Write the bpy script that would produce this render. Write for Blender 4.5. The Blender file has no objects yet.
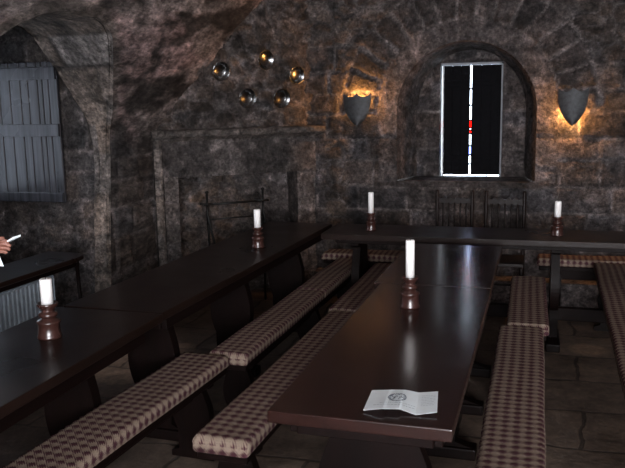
import bpy, bmesh, math, random
from mathutils import Vector, Matrix, noise

S = bpy.context.scene
COL = S.collection
RND = random.Random(7)

# ------------------------------------------------------------------ camera
W, H = 625.0, 468.0
CXP, CYP, FPX, CAMH = 312.5, 234.0, 760.0, 1.65


def cam_axes():
    a, b = 545 - CXP, 98 - CYP
    m = -0.018
    x2 = -(FPX * FPX + b * b - b * m * a) / (a + b * m)
    y2 = b + m * (x2 - a)
    Y = Vector((a, b, FPX)).normalized()
    X = -Vector((x2, y2, FPX)).normalized()
    Z = X.cross(Y)
    if Z[1] > 0:
        Z = -Z
    right = Vector((X[0], Y[0], Z[0]))
    down = Vector((X[1], Y[1], Z[1]))
    fwd = Vector((X[2], Y[2], Z[2]))
    return right, down, fwd


right, down, fwd = cam_axes()
cd = bpy.data.cameras.new('camera')
cam = bpy.data.objects.new('camera', cd)
COL.objects.link(cam)
cd.sensor_fit = 'HORIZONTAL'
cd.sensor_width = 36.0
cd.lens = FPX / W * 36.0
cd.clip_start = 0.05
M = Matrix((right, -down, -fwd)).transposed().to_4x4()
M.translation = Vector((0, 0, CAMH))
cam.matrix_world = M
S.camera = cam

S.view_settings.view_transform = 'Standard'
S.view_settings.look = 'None'
S.view_settings.exposure = 0.3
S.view_settings.gamma = 1.0
S.view_settings.use_curve_mapping = False


# ------------------------------------------------------------------ materials
def nmat(name):
    m = bpy.data.materials.new(name)
    m.use_nodes = True
    nt = m.node_tree
    for n in list(nt.nodes):
        nt.nodes.remove(n)
    out = nt.nodes.new('ShaderNodeOutputMaterial')
    b = nt.nodes.new('ShaderNodeBsdfPrincipled')
    nt.links.new(b.outputs[0], out.inputs[0])
    return m, nt, b


def N(nt, t, **kw):
    n = nt.nodes.new(t)
    for k, v in kw.items():
        if k in n.inputs:
            n.inputs[k].default_value = v
        else:
            setattr(n, k, v)
    return n


def ramp(nt, fac, stops):
    r = nt.nodes.new('ShaderNodeValToRGB')
    els = r.color_ramp.elements
    while len(els) < len(stops):
        els.new(0.5)
    for e, (p, c) in zip(els, stops):
        e.position = p
        e.color = (c[0], c[1], c[2], 1)
    nt.links.new(fac, r.inputs[0])
    return r.outputs[0]


def mixc(nt, mode, fac, a, b):
    n = nt.nodes.new('ShaderNodeMix')
    n.data_type = 'RGBA'
    n.blend_type = mode
    for i, v in ((0, fac), (6, a), (7, b)):
        if isinstance(v, bpy.types.NodeSocket):
            nt.links.new(v, n.inputs[i])
        elif i == 0:
            n.inputs[0].default_value = v
        else:
            n.inputs[i].default_value = (*v, 1)
    return n.outputs[2]


def bump(nt, b, h, strength=0.5, dist=0.01):
    n = nt.nodes.new('ShaderNodeBump')
    n.inputs['Strength'].default_value = strength
    n.inputs['Distance'].default_value = dist
    nt.links.new(h, n.inputs['Height'])
    nt.links.new(n.outputs[0], b.inputs['Normal'])


def objcoord(nt, scale=(1, 1, 1), kind='Object'):
    tc = nt.nodes.new('ShaderNodeTexCoord')
    mp = nt.nodes.new('ShaderNodeMapping')
    mp.inputs['Scale'].default_value = scale
    nt.links.new(tc.outputs[kind], mp.inputs[0])
    return mp.outputs[0]


def noisen(nt, vec, scale, detail=4, rough=0.55):
    n = nt.nodes.new('ShaderNodeTexNoise')
    n.inputs['Scale'].default_value = scale
    n.inputs['Detail'].default_value = detail
    n.inputs['Roughness'].default_value = rough
    nt.links.new(vec, n.inputs['Vector'])
    return n.outputs['Fac']


def stone_mat(name, gain=1.0, rough=0.85, stretch=(1, 1, 1)):
    m, nt, b = nmat(name)
    at = N(nt, 'ShaderNodeAttribute', attribute_name='tint')
    v = objcoord(nt, stretch)
    n1 = noisen(nt, v, 9, 6, 0.65)
    n2 = noisen(nt, v, 45, 4, 0.7)
    n3 = noisen(nt, v, 3.1, 3, 0.6)
    c1 = ramp(nt, n1, [(0.30, (0.32, 0.31, 0.31)), (0.52, (1, 1, 1)), (0.72, (2.1, 2.03, 2.02))])
    c2 = ramp(nt, n2, [(0.32, (0.4, 0.4, 0.4)), (0.68, (1.65, 1.65, 1.65))])
    c3 = ramp(nt, n3, [(0.35, (0.7, 0.7, 0.72)), (0.65, (1.3, 1.24, 1.24))])
    c = mixc(nt, 'MULTIPLY', 1.0, at.outputs['Color'], c1)
    c = mixc(nt, 'MULTIPLY', 1.0, c, c2)
    c = mixc(nt, 'MULTIPLY', 1.0, c, c3)
    n4 = noisen(nt, v, 17, 5, 0.75)
    c4 = ramp(nt, n4, [(0.36, (0.42, 0.41, 0.41)), (0.50, (0.95, 0.95, 0.95)), (0.60, (1.15, 1.13, 1.13)), (0.70, (2.3, 2.2, 2.17))])
    c = mixc(nt, 'MULTIPLY', 1.0, c, c4)
    c = mixc(nt, 'MULTIPLY', 1.0, c, (gain, gain * 0.98, gain * 0.985))
    nt.links.new(c, b.inputs['Base Color'])
    b.inputs['Roughness'].default_value = rough
    b.inputs['Specular IOR Level'].default_value = 0.3
    bm_ = nt.nodes.new('ShaderNodeMath')
    bm_.operation = 'ADD'
    nt.links.new(n1, bm_.inputs[0])
    nt.links.new(n2, bm_.inputs[1])
    bump(nt, b, bm_.outputs[0], 0.9, 0.02)
    return m


def wood_mat(name, c0, c1, rough=0.3, coat=0.0, axis=1, spec=0.5):
    m, nt, b = nmat(name)
    sc = [26, 26, 26]
    sc[axis] = 1.3
    v = objcoord(nt, sc)
    n1 = noisen(nt, v, 1.0, 5, 0.6)
    v2 = objcoord(nt)
    n2 = noisen(nt, v2, 2.3, 3, 0.5)
    c = ramp(nt, n1, [(0.3, c0), (0.7, c1)])
    c = mixc(nt, 'MULTIPLY', 1.0, c, ramp(nt, n2, [(0.3, (0.75, 0.75, 0.75)), (0.7, (1.25, 1.2, 1.2))]))
    nt.links.new(c, b.inputs['Base Color'])
    r = ramp(nt, n2, [(0.3, (rough - 0.05,) * 3), (0.7, (rough + 0.07,) * 3)])
    nt.links.new(r, b.inputs['Roughness'])
    b.inputs['Coat Weight'].default_value = coat
    b.inputs['Coat Roughness'].default_value = 0.15
    b.inputs['Specular IOR Level'].default_value = spec
    bump(nt, b, n1, 0.12, 0.003)
    return m


def plain(name, col, rough=0.5, metal=0.0, nscale=30.0, var=0.2, spec=0.5):
    m, nt, b = nmat(name)
    v = objcoord(nt)
    n = noisen(nt, v, nscale, 4)
    lo = tuple(x * (1 - var) for x in col)
    hi = tuple(min(1, x * (1 + var)) for x in col)
    nt.links.new(ramp(nt, n, [(0.3, lo), (0.7, hi)]), b.inputs['Base Color'])
    b.inputs['Roughness'].default_value = rough
    b.inputs['Metallic'].default_value = metal
    b.inputs['Specular IOR Level'].default_value = spec
    return m


def emit_mat(name, col, s):
    m = bpy.data.materials.new(name)
    m.use_nodes = True
    nt = m.node_tree
    for n in list(nt.nodes):
        nt.nodes.remove(n)
    out = nt.nodes.new('ShaderNodeOutputMaterial')
    e = nt.nodes.new('ShaderNodeEmission')
    e.inputs[0].default_value = (*col, 1)
    e.inputs[1].default_value = s
    nt.links.new(e.outputs[0], out.inputs[0])
    return m


def glass_mat(name, col):
    m = bpy.data.materials.new(name)
    m.use_nodes = True
    nt = m.node_tree
    for n in list(nt.nodes):
        nt.nodes.remove(n)
    out = nt.nodes.new('ShaderNodeOutputMaterial')
    e = nt.nodes.new('ShaderNodeBsdfTransparent')
    e.inputs[0].default_value = (*col, 1)
    nt.links.new(e.outputs[0], out.inputs[0])
    return m


def math_node(nt, op, a, b=None):
    n = nt.nodes.new('ShaderNodeMath')
    n.operation = op
    for i, v in ((0, a), (1, b)):
        if v is None:
            continue
        if isinstance(v, bpy.types.NodeSocket):
            nt.links.new(v, n.inputs[i])
        else:
            n.inputs[i].default_value = v
    return n.outputs[0]


def tweed_mat():
    """beige woollen cloth with maroon houndstooth-like checks; UV in metres (u along, v across)"""
    m, nt, b = nmat('checked_wool')
    uv = N(nt, 'ShaderNodeUVMap', uv_map='UVMap')
    sep = nt.nodes.new('ShaderNodeSeparateXYZ')
    nt.links.new(uv.outputs[0], sep.inputs[0])
    P = 0.043
    k = 2 * math.pi / P
    u, v = sep.outputs[0], sep.outputs[1]
    nz = noisen(nt, objcoord(nt), 120, 2)
    jit = math_node(nt, 'MULTIPLY', math_node(nt, 'SUBTRACT', nz, 0.5), 1.6)
    su = math_node(nt, 'SINE', math_node(nt, 'ADD', math_node(nt, 'MULTIPLY', u, k), jit))
    sv = math_node(nt, 'SINE', math_node(nt, 'ADD', math_node(nt, 'MULTIPLY', v, k), jit))
    f = math_node(nt, 'ADD', math_node(nt, 'MULTIPLY', su, 0.9), math_node(nt, 'MULTIPLY', sv, 0.75))
    dg = math_node(nt, 'SINE', math_node(nt, 'MULTIPLY', math_node(nt, 'ADD', u, v), k * 4))
    f = math_node(nt, 'ADD', f, math_node(nt, 'MULTIPLY', dg, 0.6))
    f = math_node(nt, 'ADD', math_node(nt, 'MULTIPLY', f, 0.25), 0.5)
    c = ramp(nt, f, [(0.43, (0.205, 0.158, 0.122)), (0.56, (0.115, 0.072, 0.064)), (0.69, (0.050, 0.018, 0.024))])
    n2 = noisen(nt, objcoord(nt), 260, 2)
    c = mixc(nt, 'MULTIPLY', 1.0, c, ramp(nt, n2, [(0.3, (0.7, 0.7, 0.7)), (0.7, (1.2, 1.2, 1.2))]))
    nt.links.new(c, b.inputs['Base Color'])
    b.inputs['Roughness'].default_value = 0.95
    b.inputs['Specular IOR Level'].default_value = 0.1
    bump(nt, b, n2, 0.6, 0.003)
    return m


def floor_mat():
    m, nt, b = nmat('worn_flagstones')
    v = objcoord(nt)
    nz = nt.nodes.new('ShaderNodeTexNoise')
    nz.inputs['Scale'].default_value = 2.2
    nz.inputs['Detail'].default_value = 3
    nt.links.new(v, nz.inputs['Vector'])
    vm = nt.nodes.new('ShaderNodeVectorMath')
    vm.operation = 'SCALE'
    vm.inputs['Scale'].default_value = 0.14
    nt.links.new(nz.outputs['Color'], vm.inputs[0])
    va = nt.nodes.new('ShaderNodeVectorMath')
    va.operation = 'ADD'
    nt.links.new(v, va.inputs[0])
    nt.links.new(vm.outputs[0], va.inputs[1])
    br = nt.nodes.new('ShaderNodeTexBrick')
    br.inputs['Color1'].default_value = (0.098, 0.075, 0.060, 1)
    br.inputs['Color2'].default_value = (0.064, 0.050, 0.042, 1)
    br.inputs['Mortar'].default_value = (0.036, 0.029, 0.025, 1)
    br.inputs['Scale'].default_value = 1.0
    br.inputs['Mortar Size'].default_value = 0.012
    br.inputs['Mortar Smooth'].default_value = 0.4
    br.inputs['Brick Width'].default_value = 0.62
    br.inputs['Row Height'].default_value = 0.46
    nt.links.new(va.outputs[0], br.inputs['Vector'])
    n1 = noisen(nt, v, 5, 6, 0.65)
    n2 = noisen(nt, v, 28, 4, 0.7)
    c = mixc(nt, 'MULTIPLY', 1.0, br.outputs['Color'], ramp(nt, n1, [(0.3, (0.55, 0.55, 0.55)), (0.72, (1.8, 1.7, 1.6))]))
    c = mixc(nt, 'MULTIPLY', 1.0, c, ramp(nt, n2, [(0.3, (0.7, 0.7, 0.7)), (0.7, (1.3, 1.3, 1.3))]))
    # window light painted pale on the left floor, plus a small worn patch; ragged edges
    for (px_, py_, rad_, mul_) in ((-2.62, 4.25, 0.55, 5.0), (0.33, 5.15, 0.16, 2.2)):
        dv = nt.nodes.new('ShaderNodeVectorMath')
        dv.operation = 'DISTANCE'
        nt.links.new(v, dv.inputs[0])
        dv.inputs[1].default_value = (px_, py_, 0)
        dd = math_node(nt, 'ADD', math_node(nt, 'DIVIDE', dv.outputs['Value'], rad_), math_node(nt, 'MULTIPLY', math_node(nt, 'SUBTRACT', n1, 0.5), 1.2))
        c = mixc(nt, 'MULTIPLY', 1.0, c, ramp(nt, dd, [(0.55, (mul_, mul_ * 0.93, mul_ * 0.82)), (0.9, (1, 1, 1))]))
    nt.links.new(c, b.inputs['Base Color'])
    b.inputs['Roughness'].default_value = 0.6
    b.inputs['Specular IOR Level'].default_value = 0.35
    h = math_node(nt, 'ADD', math_node(nt, 'MULTIPLY', br.outputs['Fac'], -0.5), math_node(nt, 'ADD', n1, math_node(nt, 'MULTIPLY', n2, 0.5)))
    bump(nt, b, h, 0.6, 0.012)
    return m


MT = dict(
    stone=stone_mat('sooty_stone', 0.93), stained=stone_mat('stained_stone_and_plaster', 1.1, 0.85, (1, 0.42, 1)), plaster=stone_mat('bounce_plaster', 4.5),  # plaster: unseen walls and ceiling made pale to bounce fill light
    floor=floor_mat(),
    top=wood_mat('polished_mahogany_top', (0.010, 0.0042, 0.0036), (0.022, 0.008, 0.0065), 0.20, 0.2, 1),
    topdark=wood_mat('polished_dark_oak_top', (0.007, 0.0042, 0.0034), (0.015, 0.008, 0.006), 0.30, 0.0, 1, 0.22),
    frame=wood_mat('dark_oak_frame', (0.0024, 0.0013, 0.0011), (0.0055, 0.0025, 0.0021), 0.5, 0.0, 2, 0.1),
    rail=wood_mat('dark_oak_rail', (0.003, 0.0015, 0.0013), (0.0065, 0.0029, 0.0025), 0.5, 0.0, 1, 0.1),
    chair=wood_mat('dark_turned_oak', (0.006, 0.004, 0.0035), (0.014, 0.008, 0.007), 0.5, 0.0, 2, 0.2),
    turned=wood_mat('turned_mahogany', (0.022, 0.010, 0.008), (0.050, 0.021, 0.017), 0.28, 0.3, 2),
    wool=tweed_mat(),
    wax=plain('white_candle_wax', (0.93, 0.92, 0.90), 0.45, 0, 20, 0.02),
    wick=plain('burnt_wick', (0.02, 0.018, 0.016), 0.9),
    iron=plain('black_wrought_iron', (0.012, 0.012, 0.012), 0.45, 0.6),
    pewter=plain('tarnished_pewter', (0.22, 0.225, 0.23), 0.24, 1.0, 25, 0.25),
    shield=plain('dull_steel_shield', (0.040, 0.042, 0.045), 0.6, 0.4, 40, 0.4),
    shutter=wood_mat('blue_grey_painted_board', (0.010, 0.0105, 0.013), (0.060, 0.062, 0.073), 0.24, 0.0, 2),
    black=plain('black_painted_board', (0.004, 0.004, 0.005), 0.8, 0, 30, 0.3, 0.08),
    white_frame=plain('pale_painted_frame', (0.20, 0.21, 0.23), 0.6, 0, 30, 0.1),
    paper=plain('white_paper', (0.82, 0.90, 0.93), 0.7, 0, 14, 0.03),
    ink=plain('blue_black_ink', (0.10, 0.14, 0.19), 0.8),
    fine_ink=plain('pale_grey_ink', (0.42, 0.48, 0.52), 0.8),
    radiator=plain('blue_grey_enamel', (0.17, 0.20, 0.23), 0.45),
    skin=plain('skin', (0.30, 0.135, 0.098), 0.5, 0, 40, 0.1),
    jumper=plain('navy_knit', (0.02, 0.025, 0.04), 0.9),
    trousers=plain('grey_trousers', (0.04, 0.04, 0.045), 0.9),
    hair=plain('brown_hair', (0.04, 0.022, 0.014), 0.6, 0, 90, 0.4),
    shoe=plain('brown_leather', (0.05, 0.025, 0.015), 0.4),
    bulb=emit_mat('warm_bulb', (1.0, 0.50, 0.14), 9.0),
    clear=glass_mat('clear_window_glass', (0.92, 0.96, 1.0)),
    dimmed=glass_mat('dimmed_window_glass', (0.34, 0.355, 0.38)),  # tint added to cut the light through the unseen side window
    redglass=glass_mat('red_stained_glass', (0.95, 0.05, 0.03)),
    blueglass=glass_mat('blue_stained_glass', (0.45, 0.55, 0.95)),
    lead=plain('lead_came', (0.03, 0.03, 0.035), 0.5, 0.6),
)


# ------------------------------------------------------------------ object helpers
def link(name, me, mat, parent=None, smooth=False, angle=None):
    o = bpy.data.objects.new(name, me)
    COL.objects.link(o)
    if mat is not None:
        me.materials.append(mat)
    if smooth:
        for p in me.polygons:
            p.use_smooth = True
    if parent is not None:
        o.parent = parent
    return o


def obj(name, bm, mat, parent=None, smooth=False):
    bmesh.ops.recalc_face_normals(bm, faces=bm.faces[:])
    me = bpy.data.meshes.new(name)
    bm.to_mesh(me)
    bm.free()
    return link(name, me, mat, parent, smooth)


def thing(name, label, cat, loc=(0, 0, 0), rz=0.0, group=None):
    o = bpy.data.objects.new(name, None)
    o.empty_display_size = 0.1
    COL.objects.link(o)
    o.location = loc
    o.rotation_euler = (0, 0, rz)
    return tag(o, label, cat, group)


def tag(o, label, cat, group=None):
    o['label'] = label
    o['category'] = cat
    if group:
        o['group'] = group
    return o


def structure(o):
    o['kind'] = 'structure'
    return o


def box(bm, x0, x1, y0, y1, z0, z1, bev=0.0, seg=2):
    r = bmesh.ops.create_cube(bm, size=1.0)
    vs = r['verts']
    for v in vs:
        v.co = Vector(((x0 + x1) / 2 + v.co.x * (x1 - x0), (y0 + y1) / 2 + v.co.y * (y1 - y0), (z0 + z1) / 2 + v.co.z * (z1 - z0)))
    if bev > 0:
        es = {e for v in vs for e in v.link_edges}
        bmesh.ops.bevel(bm, geom=list(es), offset=bev, segments=seg, profile=0.6, affect='EDGES')
    return bm


def prism(bm, pts, axis, a0, a1, bev=0.0):
    """extrude a 2-D outline; axis 'x','y' or 'z' is the extrusion axis; pts are (h, z) or (x, y)"""
    def P(p, a):
        if axis == 'y':
            return Vector((p[0], a, p[1]))
        if axis == 'x':
            return Vector((a, p[0], p[1]))
        return Vector((p[0], p[1], a))
    A = [bm.verts.new(P(p, a0)) for p in pts]
    B = [bm.verts.new(P(p, a1)) for p in pts]
    fs = [bm.faces.new(A), bm.faces.new(B[::-1])]
    n = len(pts)
    for i in range(n):
        fs.append(bm.faces.new((A[i], A[(i + 1) % n], B[(i + 1) % n], B[i])))
    if bev > 0:
        es = [e for f in fs[:2] for e in f.edges]
        bmesh.ops.bevel(bm, geom=list(set(es)), offset=bev, segments=1, affect='EDGES')
    return bm


def lathe(bm, prof, seg=24, cx=0.0, cy=0.0, z0=0.0):
    rings = []
    for r, z in prof:
        if r < 1e-5:
            rings.append([bm.verts.new((cx, cy, z0 + z))])
        else:
            rings.append([bm.verts.new((cx + r * math.cos(2 * math.pi * i / seg), cy + r * math.sin(2 * math.pi * i / seg), z0 + z)) for i in range(seg)])
    for a, b in zip(rings, rings[1:]):
        for i in range(seg):
            j = (i + 1) % seg
            if len(a) == 1 and len(b) == 1:
                continue
            if len(a) == 1:
                bm.faces.new((a[0], b[i], b[j]))
            elif len(b) == 1:
                bm.faces.new((a[i], a[j], b[0]))
            else:
                bm.faces.new((a[i], a[j], b[j], b[i]))
    if len(rings[0]) > 1:
        bm.faces.new(rings[0][::-1])
    if len(rings[-1]) > 1:
        bm.faces.new(rings[-1])
    return bm


def tube(bm, pts, r, seg=8, r1=None):
    pts = [Vector(p) for p in pts]
    rings = []
    up = Vector((0, 0, 1))
    n = len(pts)
    for i, p in enumerate(pts):
        t = (pts[min(i + 1, n - 1)] - pts[max(i - 1, 0)]).normalized()
        a = t.cross(up)
        if a.length < 1e-3:
            a = t.cross(Vector((1, 0, 0)))
        a.normalize()
        b = t.cross(a)
        rr = r if r1 is None else r + (r1 - r) * i / (n - 1)
        rings.append([bm.verts.new(p + (a * math.cos(2 * math.pi * k / seg) + b * math.sin(2 * math.pi * k / seg)) * rr) for k in range(seg)])
    for A, B in zip(rings, rings[1:]):
        for k in range(seg):
            bm.faces.new((A[k], A[(k + 1) % seg], B[(k + 1) % seg], B[k]))
    bm.faces.new(rings[0][::-1])
    bm.faces.new(rings[-1])
    return bm


def BM():
    return bmesh.new()


# ------------------------------------------------------------------ masonry relief
def fr(x, y, z, o=4):
    return noise.fractal(Vector((x, y, z)), 1.0, 2.0, o)


def sstep(a, b, x):
    t = max(0.0, min(1.0, (x - a) / (b - a)))
    return t * t * (3 - 2 * t)


class Courses:
    """coursed masonry in a (u, v) plane: random course heights and block lengths"""
    def __init__(self, seed, u0, u1, v0, v1, h=(0.15, 0.24), l=(0.2, 0.42), base=(0.05, 0.045, 0.042), var=0.35, phase=0.0):
        r = random.Random(seed)
        self.rows = []
        v = v0
        while v < v1:
            hh = r.uniform(*h)
            us = [u0 - r.uniform(0, l[1])]
            cols = []
            while us[-1] < u1:
                us.append(us[-1] + r.uniform(*l))
                k = 1 + r.uniform(-var, var)
                w = r.uniform(-0.08, 0.10)
                cols.append((r.uniform(-0.012, 0.012), (base[0] * k * (1 + w), base[1] * k, base[2] * k * (1 - w))))
            self.rows.append((v, v + hh, us, cols))
            v += hh

    def at(self, u, v):
        ju = 0.018 * noise.noise(Vector((u * 5, v * 5, 3.1)))
        jv = 0.018 * noise.noise(Vector((u * 5, v * 5, 9.7)))
        u += ju
        v += jv
        for v0, v1, us, cols in self.rows:
            if v0 <= v < v1:
                lo, hi = 0, len(us) - 1
                while hi - lo > 1:
                    mid = (lo + hi) // 2
                    if us[mid] <= u:
                        lo = mid
                    else:
                        hi = mid
                d = min(v - v0, v1 - v, u - us[lo], us[hi] - u)
                return d, cols[min(lo, len(cols) - 1)]
        return 0.05, self.rows[-1][3][0]


MORTAR = (0.115, 0.105, 0.10)


def course_sample(C, u, v, seed=0.0, joint=0.014, depth=0.018, mort=MORTAR):
    d, (off, col) = C.at(u, v)
    t = sstep(0.002, joint, d)
    h = -depth * (1 - t) + off * t + 0.012 * fr(u * 6 + seed, v * 6, seed)
    k = t
    return h, tuple(mort[i] * (1 - k) + col[i] * k for i in range(3))


def rubble_sample(u, v, seed, size=0.13, base=(0.05, 0.045, 0.04), var=0.45, warm=0.0):
    w = Vector((u / size + 0.5 * noise.noise(Vector((u * 6, v * 6, seed))), v / size * 1.4 + 0.5 * noise.noise(Vector((u * 6, v * 6, seed + 5))), seed))
    ds, ps = noise.voronoi(w)
    e = ds[1] - ds[0]
    t = sstep(0.02, 0.22, e)
    p = ps[0]
    k = 1 + var * noise.noise(p * 3.7 + Vector((0.3, 0.7, 0.1))) * 1.6
    hu = noise.noise(p * 2.9) * 0.25 + warm
    col = (base[0] * k * (1 + hu), base[1] * k, base[2] * k * (1 - hu))
    h = 0.028 * t + 0.018 * noise.noise(p * 5.1) + 0.01 * fr(u * 8, v * 8, seed) - 0.02
    m = tuple(x * 0.75 for x in MORTAR)
    return h, tuple(m[i] * (1 - t) + col[i] * t for i in range(3))


class Relief:
    """collects relief grids into one mesh with a 'tint' colour attribute"""
    def __init__(self):
        self.v, self.f, self.c = [], [], []

    def grid(self, us, vs, pos, sample, hole=None, snap=None):
        """pos(u,v,h) -> point; sample(u,v) -> (h,col)"""
        base = len(self.v)
        nu, nv = len(us), len(vs)
        uv = []
        for j in range(nv):
            for i in range(nu):
                u, v = us[i], vs[j]
                edge = False
                if snap:
                    u, v, edge = snap(u, v)
                h, c = sample(u, v)
                self.v.append(pos(u, v, h))
                self.c.append(c)
                uv.append((u, v))
        for j in range(nv - 1):
            for i in range(nu - 1):
                a = j * nu + i
                q = (a, a + 1, a + nu + 1, a + nu)
                if hole:
                    cu = sum(uv[k][0] for k in q) / 4
                    cv = sum(uv[k][1] for k in q) / 4
                    if hole(cu, cv):
                        continue
                self.f.append(tuple(base + k for k in q))

    def quad(self, pts, col):
        base = len(self.v)
        for p in pts:
            self.v.append(Vector(p))
            self.c.append(col)
        self.f.append(tuple(range(base, base + len(pts))))

    def boxq(self, x0, x1, y0, y1, z0, z1, col, fm=lambda p: p):
        P = [fm(Vector(p)) for p in ((x0, y0, z0), (x1, y0, z0), (x1, y1, z0), (x0, y1, z0), (x0, y0, z1), (x1, y0, z1), (x1, y1, z1), (x0, y1, z1))]
        for q in ((0, 1, 2, 3), (4, 5, 6, 7), (0, 1, 5, 4), (1, 2, 6, 5), (2, 3, 7, 6), (3, 0, 4, 7)):
            self.quad([P[k] for k in q], col)

    def build(self, name, mat, parent=None, smooth=True):
        me = bpy.data.meshes.new(name)
        me.from_pydata([tuple(p) for p in self.v], [], self.f)
        at = me.color_attributes.new('tint', 'FLOAT_COLOR', 'POINT')
        for i, c in enumerate(self.c):
            at.data[i].color = (max(0, c[0]), max(0, c[1]), max(0, c[2]), 1)
        return link(name, me, mat, parent, smooth)


def frange(a, b, step):
    n = max(1, int(round((b - a) / step)))
    return [a + (b - a) * i / n for i in range(n + 1)]


def poly_tools(poly):
    def inside(x, y):
        r = False
        n = len(poly)
        for i in range(n):
            x0, y0 = poly[i]
            x1, y1 = poly[(i + 1) % n]
            if (y0 > y) != (y1 > y) and x < (x1 - x0) * (y - y0) / (y1 - y0) + x0:
                r = not r
        return r

    def nearest(x, y):
        best = None
        n = len(poly)
        for i in range(n):
            x0, y0 = poly[i]
            x1, y1 = poly[(i + 1) % n]
            dx, dy = x1 - x0, y1 - y0
            L = dx * dx + dy * dy
            t = 0 if L == 0 else max(0, min(1, ((x - x0) * dx + (y - y0) * dy) / L))
            px, py = x0 + t * dx, y0 + t * dy
            d = math.hypot(px - x, py - y)
            if best is None or d < best[0]:
                best = (d, px, py)
        return best
    return inside, nearest


def smooth_poly(pts, step=0.02):
    """Catmull-Rom through open points, resampled"""
    out = []
    P = [pts[0]] + list(pts) + [pts[-1]]
    for i in range(1, len(P) - 2):
        p0, p1, p2, p3 = P[i - 1], P[i], P[i + 1], P[i + 2]
        L = math.hypot(p2[0] - p1[0], p2[1] - p1[1])
        n = max(1, int(L / step))
        for k in range(n):
            t = k / n
            q = []
            for a in range(2):
                q.append(0.5 * (2 * p1[a] + (p2[a] - p0[a]) * t + (2 * p0[a] - 5 * p1[a] + 4 * p2[a] - p3[a]) * t * t + (3 * p1[a] - p0[a] - 3 * p2[a] + p3[a]) * t ** 3))
            out.append(tuple(q))
    out.append(tuple(pts[-1]))
    return out


# ================================================================== SETTING
YB = 6.30            # back wall plane
XL = -2.93           # left wall plane
XR, YR = 3.0, -3.0   # right and rear walls
ZS = 1.46            # spring line of the vault on the left

# ---- floor
bm = BM()
box(bm, -4.3, 3.3, -3.3, 7.3, -0.12, 0.0)
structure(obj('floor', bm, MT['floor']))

# ---- back wall with the arched window recess
ARC_X, ARC_Z, ARC_R = -0.612, 1.555, 0.556
SILL_Z = 0.99
rec = [(-1.168, SILL_Z), (-0.056, SILL_Z)]
arch_pts = [(ARC_X + ARC_R * math.cos(a), ARC_Z + ARC_R * math.sin(a)) for a in [math.pi * k / 48 for k in range(49)]]
rec_poly = rec + arch_pts
r_in, r_near = poly_tools(rec_poly)
CB = Courses(11, -2.0, 3.2, -0.02, 3.8, (0.16, 0.23), (0.26, 0.48), (0.052, 0.048, 0.047), 0.42)


def back_sample(x, z):
    dx, dz = x - ARC_X, z - ARC_Z
    r = math.hypot(dx, dz)
    if dz > -0.02 and ARC_R + 0.17 < r < 1.02 + 0.05 * noise.noise(Vector((math.atan2(dz, dx) * 7, 1, 4))):
        a = math.atan2(dz, dx) + 0.03 * noise.noise(Vector((x * 5, z * 5, 2)))
        nvs = 17
        t = a / math.pi * nvs
        i = math.floor(t)
        da = min(t - i, i + 1 - t) * math.pi / nvs * r
        dr = min(r - ARC_R - 0.17, 1.02 - r)
        d = min(da, max(dr, 0.0))
        rr = random.Random(i * 31 + 5)
        k = rr.uniform(0.62, 1.15)
        tt = sstep(0.002, 0.022, d)
        h = -0.022 * (1 - tt) + rr.uniform(-0.004, 0.022) * tt + 0.014 * fr(x * 6, z * 6, 1.5)
        col = (0.050 * k, 0.045 * k, 0.043 * k)
        return h, tuple(MORTAR[q] * 1.15 * (1 - tt) + col[q] * tt for q in range(3))
    if dz > -0.6 and r <= ARC_R + 0.17 or (z > SILL_Z - 0.02 and z < ARC_Z and abs(dx) < ARC_R + 0.15):
        # dressed stones of the opening
        kk = int(z / 0.27)
        rr = random.Random(kk * 7 + (1 if dx > 0 else 0))
        zz = (z / 0.27) % 1
        d = min(zz, 1 - zz) * 0.27 if dz < 0.05 else 0.1
        tt = sstep(0.002, 0.016, d)
        k = rr.uniform(0.95, 1.25) if dz < 0.05 else 1.05
        h = -0.014 * (1 - tt) + 0.008 * fr(x * 7, z * 7, 8)
        return h, (0.078 * k, 0.070 * k, 0.067 * k)
    # rubble patch left of the window, and rough upper wall
    m = sstep(0.0, 0.14, 0.17 + 0.06 * noise.noise(Vector((x * 7, z * 7, 0))) - abs(x + 1.70)) * (1 - sstep(1.42, 1.52, z))
    m = max(m, sstep(0.1, 0.35, z - 1.75 + 0.4 * noise.noise(Vector((x * 2, z * 2, 6)))) * 0.85)
    hc, cc = course_sample(CB, x, z, 2.2)
    if m <= 0.01:
        return hc, cc
    hr, cr = rubble_sample(x, z, 4.4, 0.125, (0.056, 0.047, 0.040), 0.5, 0.08 if z < 1.5 else 0.0)
    return hc * (1 - m) + hr * m, tuple(cc[i] * (1 - m) + cr[i] * m for i in range(3))


def back_snap(x, z):
    d, px, pz = r_near(x, z)
    if d < 0.011:
        return px, pz, True
    return x, z, False


R = Relief()
us = [-2.6, -2.2] + frange(-2.0, 0.85, 0.019) + [1.1, 1.4, 1.8, 2.3, 2.8, 3.3]
vs = [-0.1, 0.2, 0.4] + frange(0.55, 2.62, 0.019) + [2.8, 3.1, 3.5, 3.9]
R.grid(us, vs, lambda x, z, h: Vector((x, YB - h, z)), back_sample, hole=r_in, snap=back_snap)
# recess: barrel, jambs and sill, 0.45 deep, narrowing a little
prof = [(-1.168, SILL_Z)] + [(-1.168, SILL_Z + (ARC_Z - SILL_Z) * k / 14) for k in range(1, 14)] + arch_pts[::-1] + [(-0.056, ARC_Z - (ARC_Z - SILL_Z) * k / 14) for k in range(1, 15)]
DEP = 0.45


def rec_sample(u, v):
    k = 0.8 + 0.3 * noise.noise(Vector((int(v * len(prof) / 5.0) * 1.7, 3, 1)))
    hr, cr = rubble_sample(u * 1.0, v * 0.045, 71, 0.11, (0.088, 0.08, 0.076), 0.4)
    return hr * 0.5, cr


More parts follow.
